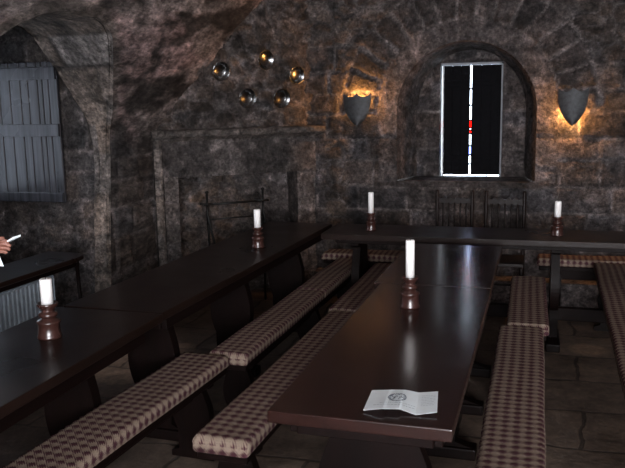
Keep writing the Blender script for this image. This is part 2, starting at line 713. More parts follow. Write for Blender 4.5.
def rec_pos(u, v, h):
    i = min(int(v), len(prof) - 1)
    x, z = prof[i]
    s = 1 - 0.17 * u / DEP
    e = h if 0.02 < u < DEP - 0.02 else 0.0
    return Vector((ARC_X + (x - ARC_X) * s + (e if x < ARC_X else -e), YB + u - (0.012 if u == 0 else 0), z if z < SILL_Z + .001 else SILL_Z + (z - SILL_Z) * (1 - 0.04 * u / DEP) - e * 0.3))


R.grid([0, 0.03] + frange(0.06, 0.42, 0.03) + [DEP], list(range(len(prof))), rec_pos, rec_sample)
# back panel of the recess round the window opening
WX0, WX1, WZ0, WZ1 = -0.872, -0.342, 0.985, 1.962
CP = Courses(23, -1.4, 0.2, 0.9, 2.3, (0.12, 0.2), (0.14, 0.3), (0.055, 0.05, 0.049), 0.35)
w_in = lambda x, z: WX0 < x < WX1 and z < WZ1


def w_snap(x, z):
    for e in (WX0, WX1):
        if abs(x - e) < 0.0126:
            x = e
    if abs(z - WZ1) < 0.0126:
        z = WZ1
    return x, z, False


def panel_sample(x, z):
    h, c = course_sample(CP, x, z, 7.7)
    if abs(x - WX0) < .02 or abs(x - WX1) < .02 or abs(z - WZ1) < .02:
        h = -0.005
    return h * 0.7, c


R.grid(frange(-1.25, 0.03, 0.025), frange(0.95, 2.2, 0.025), lambda x, z, h: Vector((x, YB + DEP - h, z)), panel_sample, hole=w_in, snap=w_snap)
# window reveal behind the panel
for a, b in (((WX0, 0.96), (WX0, WZ1)), ((WX0, WZ1), (WX1, WZ1)), ((WX1, WZ1), (WX1, 0.96)), ((WX1, 0.96), (WX0, 0.96))):
    R.quad([(a[0], YB + DEP - 0.01, a[1]), (b[0], YB + DEP - 0.01, b[1]), (b[0], YB + DEP + 0.3, b[1]), (a[0], YB + DEP + 0.3, a[1])], (0.05, 0.047, 0.045))
structure(R.build('wall_back', MT['stone']))

# sill slab of the recess
R = Relief()


def sill_pos(x, y, h):
    return Vector((x, y, SILL_Z - 0.004 + h * 0.5))


R.grid(frange(-1.20, -0.03, 0.04), frange(YB - 0.02, YB + DEP + 0.02, 0.04), sill_pos, lambda x, y: (0.008 * fr(x * 5, y * 5, 3), (0.055, 0.05, 0.048)))
R.quad([(-1.20, YB - 0.02, SILL_Z - 0.004), (-0.03, YB - 0.02, SILL_Z - 0.004), (-0.03, YB - 0.02, SILL_Z - 0.05), (-1.20, YB - 0.02, SILL_Z - 0.05)], (0.05, 0.046, 0.044))
structure(R.build('trim_1', MT['stone']))

# low stone footing along the back wall
R = Relief()
CF = Courses(91, -2.2, 3.2, -0.02, 0.4, (0.3, 0.31), (0.3, 0.6), (0.11, 0.10, 0.095), 0.4)
R.grid(frange(-1.86, 3.02, 0.04), frange(-0.02, 0.21, 0.0383), lambda x, z, h: Vector((x, YB - 0.16 - h, z)), lambda x, z: course_sample(CF, x, z, 14.0, 0.05))
R.grid(frange(-1.86, 3.02, 0.04), frange(YB - 0.17, YB + 0.05, 0.044), lambda x, y, h: Vector((x, y, 0.21 + h * 0.4)), lambda x, y: course_sample(CF, x, 0.15, 14.0, 0.05))
structure(R.build('trim_2', MT['stone']))

# ---- left wall with vault haunch and the arched embrasure
SL = 0.68


def haunch_x(z):
    if z <= ZS - 0.12:
        return XL
    # smooth turn from upright wall into the sloping haunch
    d = z - (ZS - 0.12)
    if d < 0.24:
        return XL + SL * d * d / 0.48
    return XL + SL * (z - ZS)


emb = [(4.60, -0.05), (4.64, 0.45), (4.69, 0.95), (4.73, 1.33), (4.66, 1.56), (4.49, 1.752), (4.24, 2.0), (4.14, 2.078), (4.015, 2.128), (3.865, 2.154), (3.70, 2.155), (3.53, 2.135), (3.36, 2.08), (3.225, 1.995), (3.08, 1.82), (3.02, 1.55), (3.0, 1.2), (3.0, -0.05)]
emb_s = smooth_poly(emb, 0.03)
e_in, e_near = poly_tools(emb_s)
CL = Courses(5, -3.2, 5.8, -0.05, 1.8, (0.17, 0.27), (0.22, 0.45), (0.050, 0.046, 0.043), 0.25)


def left_sample(y, z):
    hc, cc = course_sample(CL, y, z, 3.3)
    m = sstep(1.30, 1.62, z + 0.18 * noise.noise(Vector((y * 4, z * 4, 2))))
    # lime plaster with pinkish and sooty blotches on the haunch
    n = fr(y * 1.3, z * 4.2, 11, 5)
    n2 = fr(y * 3.2, z * 10, 21, 4)
    n3 = fr(y * 0.8, z * 2.2, 31, 3)
    p = sstep(-0.34, 0.02, n + 0.5 * n2)
    pk = sstep(-0.1, 0.25, n3)
    light = (0.200 + 0.045 * pk, 0.180 + 0.008 * pk, 0.168 + 0.010 * pk)
    dark = (0.034, 0.031, 0.029)
    pc = tuple(dark[i] * (1 - p) + light[i] * p for i in range(3))
    hp = 0.006 * p + 0.012 * n3 + 0.003 * n2
    # dressed edge ring of the arch
    d = e_near(y, z)[0] if 2.8 < y < 5.0 else 1
    ring = (1 - sstep(0.03, 0.09, d)) * m
    pc = tuple(pc[i] * (1 - ring) + (0.10, 0.09, 0.08)[i] * ring for i in range(3))
    return hc * (1 - m) + hp * m * (1 - ring), tuple(cc[i] * (1 - m) + pc[i] * m for i in range(3))


def left_snap(y, z):
    if not (2.9 < y < 4.9):
        return y, z, False
    d, py, pz = e_near(y, z)
    if d < 0.013:
        return py, pz, True
    return y, z, False


R = Relief()
ys = [-3.3, -2.5, -1.5, -0.5, 0.5, 1.2, 1.8, 2.2, 2.5] + frange(2.7, 6.35, 0.022) + [6.6]
zs = frange(-0.05, 0.5, 0.05) + frange(0.522, 2.6, 0.022)
R.grid(ys, zs, lambda y, z, h: Vector((haunch_x(z) + h, y, z - h * 0.3 * (1 if z > ZS else 0))), left_sample, hole=e_in, snap=left_snap)
# barrel of the embrasure
XB = -3.05
joints = []
acc, tl = 0.0, [0.0]
for a, b in zip(emb_s, emb_s[1:]):
    acc += math.hypot(a[0] - b[0], a[1] - b[1])
    tl.append(acc)
CE = Courses(77, -4.3, -2.0, 0.0, acc + 0.3, (0.20, 0.30), (0.5, 0.9), (0.125, 0.112, 0.098), 0.22)


def bar_sample(x01, i):
    t = tl[int(i)]
    h, c = course_sample(CE, -3.0 + x01 * 0.6, t, 9.0, 0.012, 0.014, (0.03, 0.028, 0.026))
    return (0 if x01 == 0 else h * 0.6), c


def bar_pos(x01, i, h):
    y, z = emb_s[int(i)]
    xo = haunch_x(z) + 0.012
    x = xo + (XB - xo) * x01
    # towards the middle of the opening
    cy, cz = 3.85, 1.2
    d = Vector((0, cy - y, cz - z)) if z > 1.3 else Vector((0, cy - y, 0))
    d.normalize()
    # the soffit drops slightly inward
    return Vector((x, y, z)) + d * h


R.grid(frange(0, 1, 0.06), list(range(len(emb_s))), bar_pos, bar_sample)
# closing collar between the barrel and the wall face
cen = (3.85, 1.0)
for a, b in zip(emb_s, emb_s[1:]):
    q = []
    for (y, z), k in ((a, 1.0), (b, 1.0), (b, 1.10), (a, 1.10)):
        yy, zz = cen[0] + (y - cen[0]) * k, cen[1] + (z - cen[1]) * k
        q.append((haunch_x(zz) - (0.02 if k == 1.0 else 0.03), yy, zz))
    R.quad(q, (0.04, 0.037, 0.035))
# chamber behind the arch
CH = Courses(41, -4.2, -2.9, -0.05, 2.4, (0.14, 0.24), (0.2, 0.4), (0.046, 0.042, 0.039), 0.3)
YC = 4.755
XW = -4.02


def ch_sample(x, z):
    h, c = course_sample(CH, x, z, 12.0)
    hr, cr = rubble_sample(x, z, 15, 0.12, (0.052, 0.046, 0.041), 0.4)
    m = 1 - sstep(0.8, 1.0, z)
    m *= 0.7
    return h * (1 - m) + hr * m, tuple(c[i] * (1 - m) + cr[i] * m for i in range(3))


R.grid(frange(XW - 0.05, XB + 0.02, 0.025), frange(-0.05, 2.36, 0.025), lambda x, z, h: Vector((x, YC + 0.01 - h, z)), ch_sample)
dk = (0.04, 0.037, 0.035)
R.quad([(XW, 2.95, 2.34), (XB, 2.95, 2.34), (XB, YC + .05, 2.34), (XW, YC + .05, 2.34)], dk)
R.quad([(XW - .05, 2.95, -0.05), (XB, 2.95, -0.05), (XB, 2.95, 2.36), (XW - .05, 2.95, 2.36)], dk)
# ring wall between barrel and chamber roof
for a, b in zip(emb_s, emb_s[1:]):
    if max(a[1], b[1]) > 1.25:
        R.quad([(XB, a[0], a[1]), (XB, b[0], b[1]), (XB, b[0], 2.36), (XB, a[0], 2.36)], dk)
R.quad([(XB, 4.60, 1.2), (XB, 4.78, 1.2), (XB, 4.78, 2.36), (XB, 4.60, 2.36)], dk) if False else None
# outer wall of the chamber with the left window opening
LY0, LY1, LZ0, LZ1 = 3.25, 4.60, 0.97, 2.0
for q in (((2.9, -0.05), (4.8, LZ0)), ((2.9, LZ1), (4.8, 2.4)), ((2.9, LZ0), (LY0, LZ1)), ((LY1, LZ0), (4.8, LZ1))):
    (a0, b0), (a1, b1) = q
    R.quad([(XW, a0, b0), (XW, a1, b0), (XW, a1, b1), (XW, a0, b1)], dk)
# unseen plates and roof sheet, added to stop sky light leaking in
for y0, y1, z0, z1 in ((-3.3, 2.97, -0.05, 4.0), (2.97, YC, 2.3, 4.0), (YC, 6.9, -0.05, 4.0)):
    R.quad([(XB - 0.01, y0, z0), (XB - 0.01, y1, z0), (XB - 0.01, y1, z1), (XB - 0.01, y0, z1)], dk)
R.quad([(XW - .05, -3.3, 4.0), (3.3, -3.3, 4.0), (3.3, 6.9, 4.0), (XW - .05, 6.9, 4.0)], dk)
structure(R.build('wall_left', MT['stained']))

# ---- chimney wall set across the corner
FC = Vector((-1.895, 6.30, 0))
FD = Vector((-0.743, -0.669, 0)).normalized()
FN = Vector((0.669, -0.743, 0)).normalized()


def FW(a, off, z):
    return FC + FD * a + FN * off + Vector((0, 0, z))


def chim_sample(a, z):
    hr, cr = rubble_sample(a, z, 33, 0.14, (0.042, 0.037, 0.033), 0.45, 0.04)
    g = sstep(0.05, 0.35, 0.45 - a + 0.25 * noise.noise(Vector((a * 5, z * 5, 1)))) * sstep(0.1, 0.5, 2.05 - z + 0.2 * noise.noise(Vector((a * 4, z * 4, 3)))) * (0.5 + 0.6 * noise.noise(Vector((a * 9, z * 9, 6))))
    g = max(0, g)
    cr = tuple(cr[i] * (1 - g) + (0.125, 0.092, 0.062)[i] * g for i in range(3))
    return hr * 0.9, cr


R = Relief()
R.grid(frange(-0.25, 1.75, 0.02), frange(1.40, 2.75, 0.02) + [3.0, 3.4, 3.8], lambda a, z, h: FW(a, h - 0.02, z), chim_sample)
# wall below, outside the fireplace
R.quad([FW(1.40, -0.02, -0.05), FW(1.8, -0.02, -0.05), FW(1.8, -0.02, 1.42), FW(1.40, -0.02, 1.42)], (0.04, 0.037, 0.034))
R.quad([FW(-0.25, -0.02, -0.05), FW(0.02, -0.02, -0.05), FW(0.02, -0.02, 1.42), FW(-0.25, -0.02, 1.42)], (0.04, 0.037, 0.034))
structure(R.build('wall_corner', MT['stone']))

# ---- fireplace (a thing built of its stone parts)
fp = thing('fireplace', 'grey stone corner fireplace with deep lintel and rough sooty hearth back', 'fireplace')
R = Relief()


def lint_sample(a, z):
    j = 0.5 if abs(a - 0.62) < 0.006 else 1
    n = fr(a * 3, z * 3, 17)
    p = sstep(-0.05, 0.3, n)
    return 0.012 * fr(a * 6, z * 6, 13) + 0.008 * p, tuple((0.060 + 0.055 * p) * k * j for k in (1.0, 0.94, 0.90))


R.grid(frange(0.0, 1.33, 0.022), frange(1.075, 1.39, 0.022), lambda a, z, h: FW(a, 0.035 + h, z), lint_sample)
R.quad([FW(0.0, 0.035, 1.078), FW(1.33, 0.035, 1.078), FW(1.33, -0.35, 1.078), FW(0.0, -0.35, 1.078)], (0.04, 0.036, 0.034))
R.build('lintel', MT['stone'], fp)
for a0, a1 in ((0.0, 0.175), (1.215, 1.33)):
    R = Relief()
    CJ = Courses(int(a0 * 10) + 3, a0 - .5, a1 + .5, -0.02, 1.1, (0.2, 0.34), (0.9, 1.2), (0.095, 0.087, 0.081), 0.25)
    R.grid(frange(a0, a1, 0.02), frange(-0.02, 1.085, 0.02), lambda a, z, h: FW(a, 0.035 + h, z), lambda a, z: course_sample(CJ, a, z, 6.0))
    for e in (a0, a1):
        R.quad([FW(e, 0.035, -0.02), FW(e, -0.36, -0.02), FW(e, -0.36, 1.085), FW(e, 0.035, 1.085)], (0.045, 0.041, 0.038))
    R.build('jamb', MT['stone'], fp)
R = Relief()
R.grid(frange(0.15, 1.24, 0.022), frange(-0.02, 1.12, 0.022), lambda a, z, h: FW(a, -0.30 + h, z), lambda a, z: rubble_sample(a, z, 52, 0.13, (0.075, 0.067, 0.060), 0.5, 0.03))
R.build('hearth_back', MT['stone'], fp)
# outer pilaster
R = Relief()
CJ = Courses(19, 0.8, 1.9, -0.02, 1.5, (0.25, 0.4), (0.9, 1.2), (0.15, 0.137, 0.122), 0.2)
R.grid(frange(1.335, 1.40, 0.016), frange(-0.02, 1.40, 0.02), lambda a, z, h: FW(a, 0.062 + 0.5 * h - 0.02 * abs((a - 1.367) / 0.033), z), lambda a, z: course_sample(CJ, a, z, 8.0))
for e in (1.335, 1.40):
    R.quad([FW(e, 0.045, -0.02), FW(e, -0.1, -0.02), FW(e, -0.1, 1.40), FW(e, 0.045, 1.40)], (0.06, 0.055, 0.05))
R.build('pilaster', MT['stone'], fp)
# mantel shelf
R = Relief()


def man_sample(a, t):
    n = fr(a * 5, t * 3, 27)
    return 0.01 * n, (0.095 + 0.03 * n, 0.088 + 0.03 * n, 0.080 + 0.03 * n)


mp_ = [(0.03, 1.355), (0.05, 1.375), (0.085, 1.395), (0.105, 1.405), (0.105, 1.445), (0.06, 1.452), (-0.03, 1.455)]
R.grid(frange(-0.07, 1.42, 0.025), list(range(len(mp_))), lambda a, i, h: FW(a, mp_[int(i)][0] + h * 0.6, mp_[int(i)][1] + h * 0.4), man_sample)
R.quad([FW(1.42, o_, z_) for o_, z_ in mp_], (0.05, 0.046, 0.042))
R.quad([FW(-0.07, o_, z_) for o_, z_ in mp_], (0.05, 0.046, 0.042))
R.build('mantel_shelf', MT['stone'], fp)

# ---- vault, right and rear walls
R = Relief()
vp = [(-2.205, 2.53), (-1.9, 2.86), (-1.5, 3.17), (-1.0, 3.42), (-0.4, 3.56), (0.3, 3.58), (1.0, 3.46), (1.7, 3.16), (2.3, 2.7), (2.75, 2.1), (3.0, 1.5)]
vps = smooth_poly(vp, 0.09)


def vault_sample(y, i):
    n = fr(y * 1.5, i * 0.14, 3, 4)
    p = sstep(-0.15, 0.25, n)
    return 0.02 * n, (0.03 + 0.06 * p, 0.028 + 0.05 * p, 0.026 + 0.043 * p)


def vault_pos(y, i, h):
    x, z = vps[int(i)]
    return Vector((x, y, z - h))


R.grid(frange(-3.3, 6.6, 0.1), list(range(len(vps))), vault_pos, vault_sample)
structure(R.build('ceiling', MT['plaster']))
CR = Courses(61, -3.4, 6.7, -0.02, 3.9, (0.18, 0.28), (0.25, 0.5), (0.05, 0.046, 0.043), 0.25)
R = Relief()
R.grid(frange(-3.3, 6.6, 0.08), frange(-0.05, 1.7, 0.05), lambda y, z, h: Vector((XR - h, y, z)), lambda y, z: course_sample(CR, y, z, 1.0, 0.03))
structure(R.build('wall_right', MT['plaster']))
RX0, RX1, RZ0, RZ1 = -0.4, 2.6, 0.8, 2.6
R = Relief()
for (a0, b0, a1, b1) in ((-3.3, -0.05, 3.3, RZ0), (-3.3, RZ1, 3.3, 3.9), (-3.3, RZ0, RX0, RZ1), (RX1, RZ0, 3.3, RZ1)):
    R.grid(frange(a0, a1, 0.06), frange(b0, b1, 0.06), lambda x, z, h: Vector((x, YR + h, z)), lambda x, z: course_sample(CR, x + 3, z, 1.0, 0.03))
structure(R.build('wall_rear', MT['plaster']))

# ---- windows
# window_1: deep-set window, two black shutters closed over leaded glass
w1 = structure(bpy.data.objects.new('window_1', None))
COL.objects.link(w1)
YF = YB + DEP
bm = BM()
FT = 0.022
for b_ in ((WX0, WX0 + 0.008, WZ0 - .02, WZ1), (WX1 - FT, WX1, WZ0 - .02, WZ1), (WX0, WX1, WZ1 - FT, WZ1), (WX0, WX1, WZ0 - .025, WZ0 - 0.003)):
    box(bm, b_[0], b_[1], YF + 0.03, YF + 0.10, b_[2], b_[3], 0.003, 1)
obj('window_frame', bm, MT['white_frame'], w1)
cxm = (WX0 + WX1) / 2 - 0.004
GAP = 0.0078
for k, (a0, a1) in enumerate(((WX0 + 0.031, cxm - GAP), (cxm + GAP, WX1 - 0.017))):
    bm = BM()
    n = 3
    wd = (a1 - a0) / n
    for i in range(n):
        box(bm, a0 + i * wd, a0 + (i + 1) * wd, YF - 0.005, YF + 0.022, WZ0 + 0.016, WZ1 - 0.025, 0.003, 1)
    sh = obj('shutter', bm, MT['black'], w1)
    for zz in (1.15, 1.78):
        bm = BM()
        xa, xb = (a0 + 0.002, a1 - 0.02) if k == 0 else (a0 + 0.02, a1 - 0.002)
        box(bm, xa, xb, YF - 0.011, YF - 0.005, zz - 0.018, zz + 0.018, 0.002, 1)
        obj('hinge_strap', bm, MT['black'], sh)
# glass: clear quarries with a red and a blue one, in lead
gz = [WZ0, 1.09, 1.17, 1.25, 1.355, 1.385, 1.405, 1.47, 1.60, 1.74, WZ1]
mats = ['clear', 'clear', 'blueglass', 'clear', 'redglass', 'clear', 'redglass', 'clear', 'clear', 'clear']
for i in range(len(gz) - 1):
    bm = BM()
    mm = mats[i]
    box(bm, WX0 + FT, WX1 - FT, YF + 0.062, YF + 0.066, gz[i], gz[i + 1])
    obj('pane', bm, MT[mm], w1)
bm = BM()
for z_ in gz[1:-1]:
    box(bm, WX0 + FT, WX1 - FT, YF + 0.058, YF + 0.070, z_ - 0.008, z_ + 0.008)
for x_ in (WX0 + 0.13, WX1 - 0.13):
    box(bm, x_ - 0.004, x_ + 0.004, YF + 0.058, YF + 0.070, WZ0, WZ1)
obj('lead_came', bm, MT['lead'], w1)
# window_2: side window in the left embrasure
w2 = structure(bpy.data.objects.new('window_2', None))
COL.objects.link(w2)
bm = BM()
for a, b, c, d in ((LY0, LY1, LZ0, LZ0 + .05), (LY0, LY1, LZ1 - .05, LZ1), (LY0, LY0 + .05, LZ0, LZ1), (LY1 - .05, LY1, LZ0, LZ1), (3.90, 3.94, LZ0, LZ1)):
    box(bm, XW - 0.06, XW + 0.02, a, b, c, d, 0.004, 1)
obj('window_frame', bm, MT['white_frame'], w2)
bm = BM()
box(bm, XW - 0.03, XW - 0.026, LY0 + .04, LY1 - .04, LZ0 + .04, LZ1 - .04)
obj('pane', bm, MT['dimmed'], w2)
# fill_window: unseen wide window, added behind the viewer to carry the main light
w3 = structure(bpy.data.objects.new('fill_window', None))
COL.objects.link(w3)
bm = BM()
for a, b, c, d in ((RX0, RX1, RZ0, RZ0 + .06), (RX0, RX1, RZ1 - .06, RZ1), (RX0, RX0 + .06, RZ0, RZ1), (RX1 - .06, RX1, RZ0, RZ1), (0.57, 0.63, RZ0, RZ1), (1.57, 1.63, RZ0, RZ1)):
    box(bm, a, b, YR - 0.06, YR + 0.02, c, d, 0.004, 1)
obj('window_frame', bm, MT['white_frame'], w3)  # frame of the added fill window
bm = BM()
box(bm, RX0 + .05, RX1 - .05, YR - 0.03, YR - 0.026, RZ0 + .05, RZ1 - .05)
obj('pane', bm, MT['clear'], w3)  # pane of the added fill window

# shutter leaf folded back against the far jamb of the left window
st = thing('window_shutter', 'grey-blue ledged plank shutter folded back inside the arched window embrasure', 'shutter', (-3.292, 4.725, 0.965))
SW, SHH = 0.66, 1.0
bm = BM()
xs = [0.0, -0.075, -0.125, -0.165, -0.245, -0.31, -0.40, -0.49, -0.575, -SW]
for a, b in zip(xs, xs[1:]):
    z0 = 0.0
    box(bm, b + 0.002, a - 0.002, -0.022, 0.0, 0.0, SHH, 0.004, 1)
obj('plank_panel', bm, MT['shutter'], st)
for z0, z1 in ((0.005, 0.075), (0.475, 0.565), (0.875, 0.965)):
    bm = BM()
    box(bm, -SW + 0.004, -0.004, -0.040, -0.022, z0, z1, 0.005, 2)
    o = obj('batten', bm, MT['shutter'], st)

# ================================================================== FURNITURE
def slab_profile(h, wt, wm, wf, n=26):
    """half-outline of a scrolled trestle end: wide foot, pinched waist, swelling middle"""
    pts = []
    for i in range(n + 1):
        t = i / n
        if t < 0.10:
            w = wf
        elif t > 0.93:
            w = wt
        else:
            s = (t - 0.10) / 0.83
            base = wf * 0.62 * (1 - s) + wt * 0.80 * s
            w = base * (0.72 + 0.28 * abs(math.cos(s * math.pi * 1.5)) ** 0.8) + wm * 0.28 * math.sin(s * math.pi) ** 2
        pts.append((w, t * h))
    return pts


def trestle(bm, yc, th, h, wt, wm, wf, xc=0.0):
    p = slab_profile(h, wt, wm, wf)
    out = [(xc + w, z) for w, z in p] + [(xc - w, z) for w, z in reversed(p)]
    prism(bm, out, 'y', yc - th / 2, yc + th / 2)
    return bm


def table(label, cx, cy, width, length, rz=0.0, legs=None, top_mat='top', zt=0.75, group=None, ap=0.105, stretch_z=0.16, lw=1.0):
    """length along local y"""
    t = thing('refectory_table', label, 'table', (cx, cy, 0), rz, group)
    hw, hl = width / 2, length / 2
    bm = BM()
    n = 1
    for i in range(n):
        x0 = -hw + width * i / n
        x1 = -hw + width * (i + 1) / n
        box(bm, x0, x1 - (0.0006 if i < n - 1 else 0), -hl, hl, zt - 0.038, zt, 0.004, 2)
    obj('tabletop', bm, MT[top_mat], t)
    bm = BM()
    for x in (-hw + 0.05, hw - 0.05):
        box(bm, x - 0.013, x + 0.013, -hl + 0.10, hl - 0.10, zt - ap, zt - 0.038, 0.003, 1)
    for y in (-hl + 0.10, hl - 0.10):
        box(bm, -hw + 0.063, hw - 0.063, y - 0.013, y + 0.013, zt - ap, zt - 0.038, 0.003, 1)
    obj('apron', bm, MT['rail'], t)
    legs = legs if legs is not None else [-hl + 0.26, hl - 0.26]
    for y in legs:
        bm = BM()
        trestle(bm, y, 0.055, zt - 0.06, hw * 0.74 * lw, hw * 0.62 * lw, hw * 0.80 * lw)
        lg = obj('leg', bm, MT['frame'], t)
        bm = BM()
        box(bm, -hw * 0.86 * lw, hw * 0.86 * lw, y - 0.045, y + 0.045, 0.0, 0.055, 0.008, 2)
        obj('foot', bm, MT['frame'], lg)
    bm = BM()
    box(bm, -0.022, 0.022, legs[0] - 0.02, legs[-1] + 0.02, stretch_z - 0.045, stretch_z + 0.045, 0.005, 1)
    obj('stretcher', bm, MT['rail'], t)
    return t


G_T = 'long dark trestle tables'
TN0, TN1 = 2.0, 3.655
table('long dark mahogany table with the white leaflet lying on its near end', -0.488, (TN0 + TN1) / 2, 0.545, TN1 - TN0, 0, group=G_T)
table('dark mahogany table butted end-on behind the table with the leaflet', -0.508, (3.663 + 4.76) / 2, 0.575, 4.76 - 3.663, 0, group=G_T)
LTX, LTW = -1.825, 0.53
table('near dark oak table beside the wall radiator, shortest candle at its back edge', LTX, (1.0 + 2.885) / 2, LTW, 1.885, math.radians(0.6), top_mat='topdark', group=G_T, legs=[-0.80, 0.62], lw=0.64)
table('long dark oak table running up to the stone fireplace, one candle beside the hearth', LTX + 0.032, (2.895 + 5.44) / 2, LTW - 0.02, 2.54, math.radians(-1.8), top_mat='topdark', group=G_T, legs=[-0.93, 0.0, 0.95], lw=0.74)
table('dark oak table set crosswise below the shuttered window, two candles on it', 0.22, 5.235, 0.47, 3.36, math.radians(90.7), top_mat='topdark', group=G_T, legs=[-1.45, 0.12, 1.455], stretch_z=0.215, ap=0.068)


def cushion_mesh(w, l, h, over=0.0):
    """padded pad: local x across, y along, sits at z=0; woven UVs in metres"""
    # cross-section from lower left, over the top, to lower right
    r = min(0.022, h * 0.45)
    hw = w / 2
    sec = [(-hw + 0.012, 0.0), (-hw, 0.008)]
    for k in range(0, 6):
        a = math.pi - k * math.pi / 2 / 5
        sec.append((-hw + r + r * math.cos(a), h - r + r * math.sin(a)))
    nt = 14
    for k in range(1, nt):
        sec.append((-hw + r + (w - 2 * r) * k / nt, h))
    for k in range(0, 6):
        a = math.pi / 2 - k * math.pi / 2 / 5
        sec.append((hw - r + r * math.cos(a), h - r + r * math.sin(a)))
    sec += [(hw, 0.008), (hw - 0.012, 0.0)]
    per = [0.0]
    for a, b in zip(sec, sec[1:]):
        per.append(per[-1] + math.hypot(a[0] - b[0], a[1] - b[1]))
    mid = per[-1] / 2
    P = 0.043
    k2 = 2 * math.pi / P
    ny = max(10, int(l / 0.0125))
    bm = BM()
    uvl = bm.loops.layers.uv.new('UVMap')
    rows = []
    ph = RND.uniform(0, 10)
    for j in range(ny + 1):
        t = j / ny
        y = -l / 2 + l * t
        e = min(t * l, (1 - t) * l)
        k = math.sqrt(max(0.0, 1 - (1 - min(e, r) / r) ** 2))          # rounded ends
        row = []
        for (x, z), s in zip(sec, per):
            top = max(0.0, (z - 0.008) / (h - 0.008))
            puff = 0.0022 * math.sin(k2 * y) * math.sin(k2 * (s - mid)) + 0.0035 * math.sin(k2 * y) * (1 if abs(x) > hw - 0.012 and top > 0.1 else 0.3)
            sag = 0.006 * noise.noise(Vector((y * 2.2 + ph, x * 3, ph)))
            zz = z * (0.55 + 0.45 * k) + (puff + sag) * top * k
            xx = x * (0.965 + 0.035 * k) + (math.copysign(puff * 0.9, x) if abs(x) > hw - 0.012 else 0) + 0.004 * noise.noise(Vector((y * 1.7 + ph, 5, 2)))
            row.append((bm.verts.new((xx, y, zz)), (y, s - mid)))
        rows.append(row)
    for a, b in zip(rows, rows[1:]):
        for i in range(len(sec) - 1):
            q = (a[i], a[i + 1], b[i + 1], b[i])
            f = bm.faces.new([v[0] for v in q])
            for lp, v in zip(f.loops, q):
                lp[uvl].uv = v[1]
    for row, sg in ((rows[0], -1), (rows[-1], 1)):
        f = bm.faces.new([v[0] for v in (row if sg < 0 else row[::-1])])
        for lp in f.loops:
            lp[uvl].uv = (sg * l / 2 + sg * (h - lp.vert.co.z) , lp.vert.co.x)
    return bm


G_B = 'checked-cushion benches'


def bench(label, cx, cy, w, l, rz=0.0, parts=None, legs=None, zt=0.46):
    t = thing('bench', label, 'bench', (cx, cy, 0), rz, G_B)
    ch = 0.058
    zb = zt - ch
    bm = BM()
    box(bm, -w / 2 + 0.012, w / 2 - 0.012, -l / 2 + 0.015, l / 2 - 0.015, zb - 0.032, zb, 0.004, 1)
    obj('seat_board', bm, MT['rail'], t)
    segs = parts or [(-l / 2, l / 2)]
    for a, b in segs:
        o = obj('cushion', cushion_mesh(w, b - a - 0.004, ch), MT['wool'], t, True)
        o.location = (0, (a + b) / 2, zb + 0.001)
    legs = legs if legs is not None else [-l / 2 + 0.16, l / 2 - 0.16]
    for y in legs:
        bm = BM()
        trestle(bm, y, 0.045, zb - 0.032, w * 0.42, w * 0.34, w * 0.46)
        obj('leg', bm, MT['frame'], t)
    bm = BM()
    box(bm, -0.014, 0.014, legs[0], legs[-1], zb - 0.115, zb - 0.034, 0.003, 1)
    obj('stretcher', bm, MT['rail'], t)
    return t


bench('nearest long checked bench alongside the table holding the shortest candle', -1.582, 2.222, 0.243, 2.024, math.radians(-2.9), legs=[-0.55, 0.85])
bench('checked bench alongside the long table by the fireplace, two cushions end to end', -1.415, 4.435, 0.205, 2.37, math.radians(-0.9), parts=[(-1.185, 0.13), (0.13, 1.185)], legs=[-1.05, 0.1, 1.05])
bench('checked bench whose rounded cushion end shows beside the leaflet table', -1.062, 3.235, 0.222, 1.77, math.radians(-1.2))
bench('narrow far checked bench in line behind the bench by the leaflet table', -1.083, 4.80, 0.19, 1.32)
bench('checked bench on the open floor side of the leaflet table', -0.072, 2.98, 0.222, 2.14, math.radians(0.4))
bench('short checked bench end-on behind the bench on the open floor side', -0.058, 4.66, 0.218, 1.18, math.radians(1.0))
bench('checked bench standing alone at the far side of the open floor', 0.487, 4.30, 0.235, 2.98, math.radians(-0.5))
bench('checked wall bench behind the crosswise table, below the wall light with the upper glow', -1.28, 5.845, 0.21, 0.80, math.radians(90))
bench('checked wall bench behind the crosswise table, below the wall light glowing at its point', 0.86, 5.965, 0.21, 1.76, math.radians(90.6))


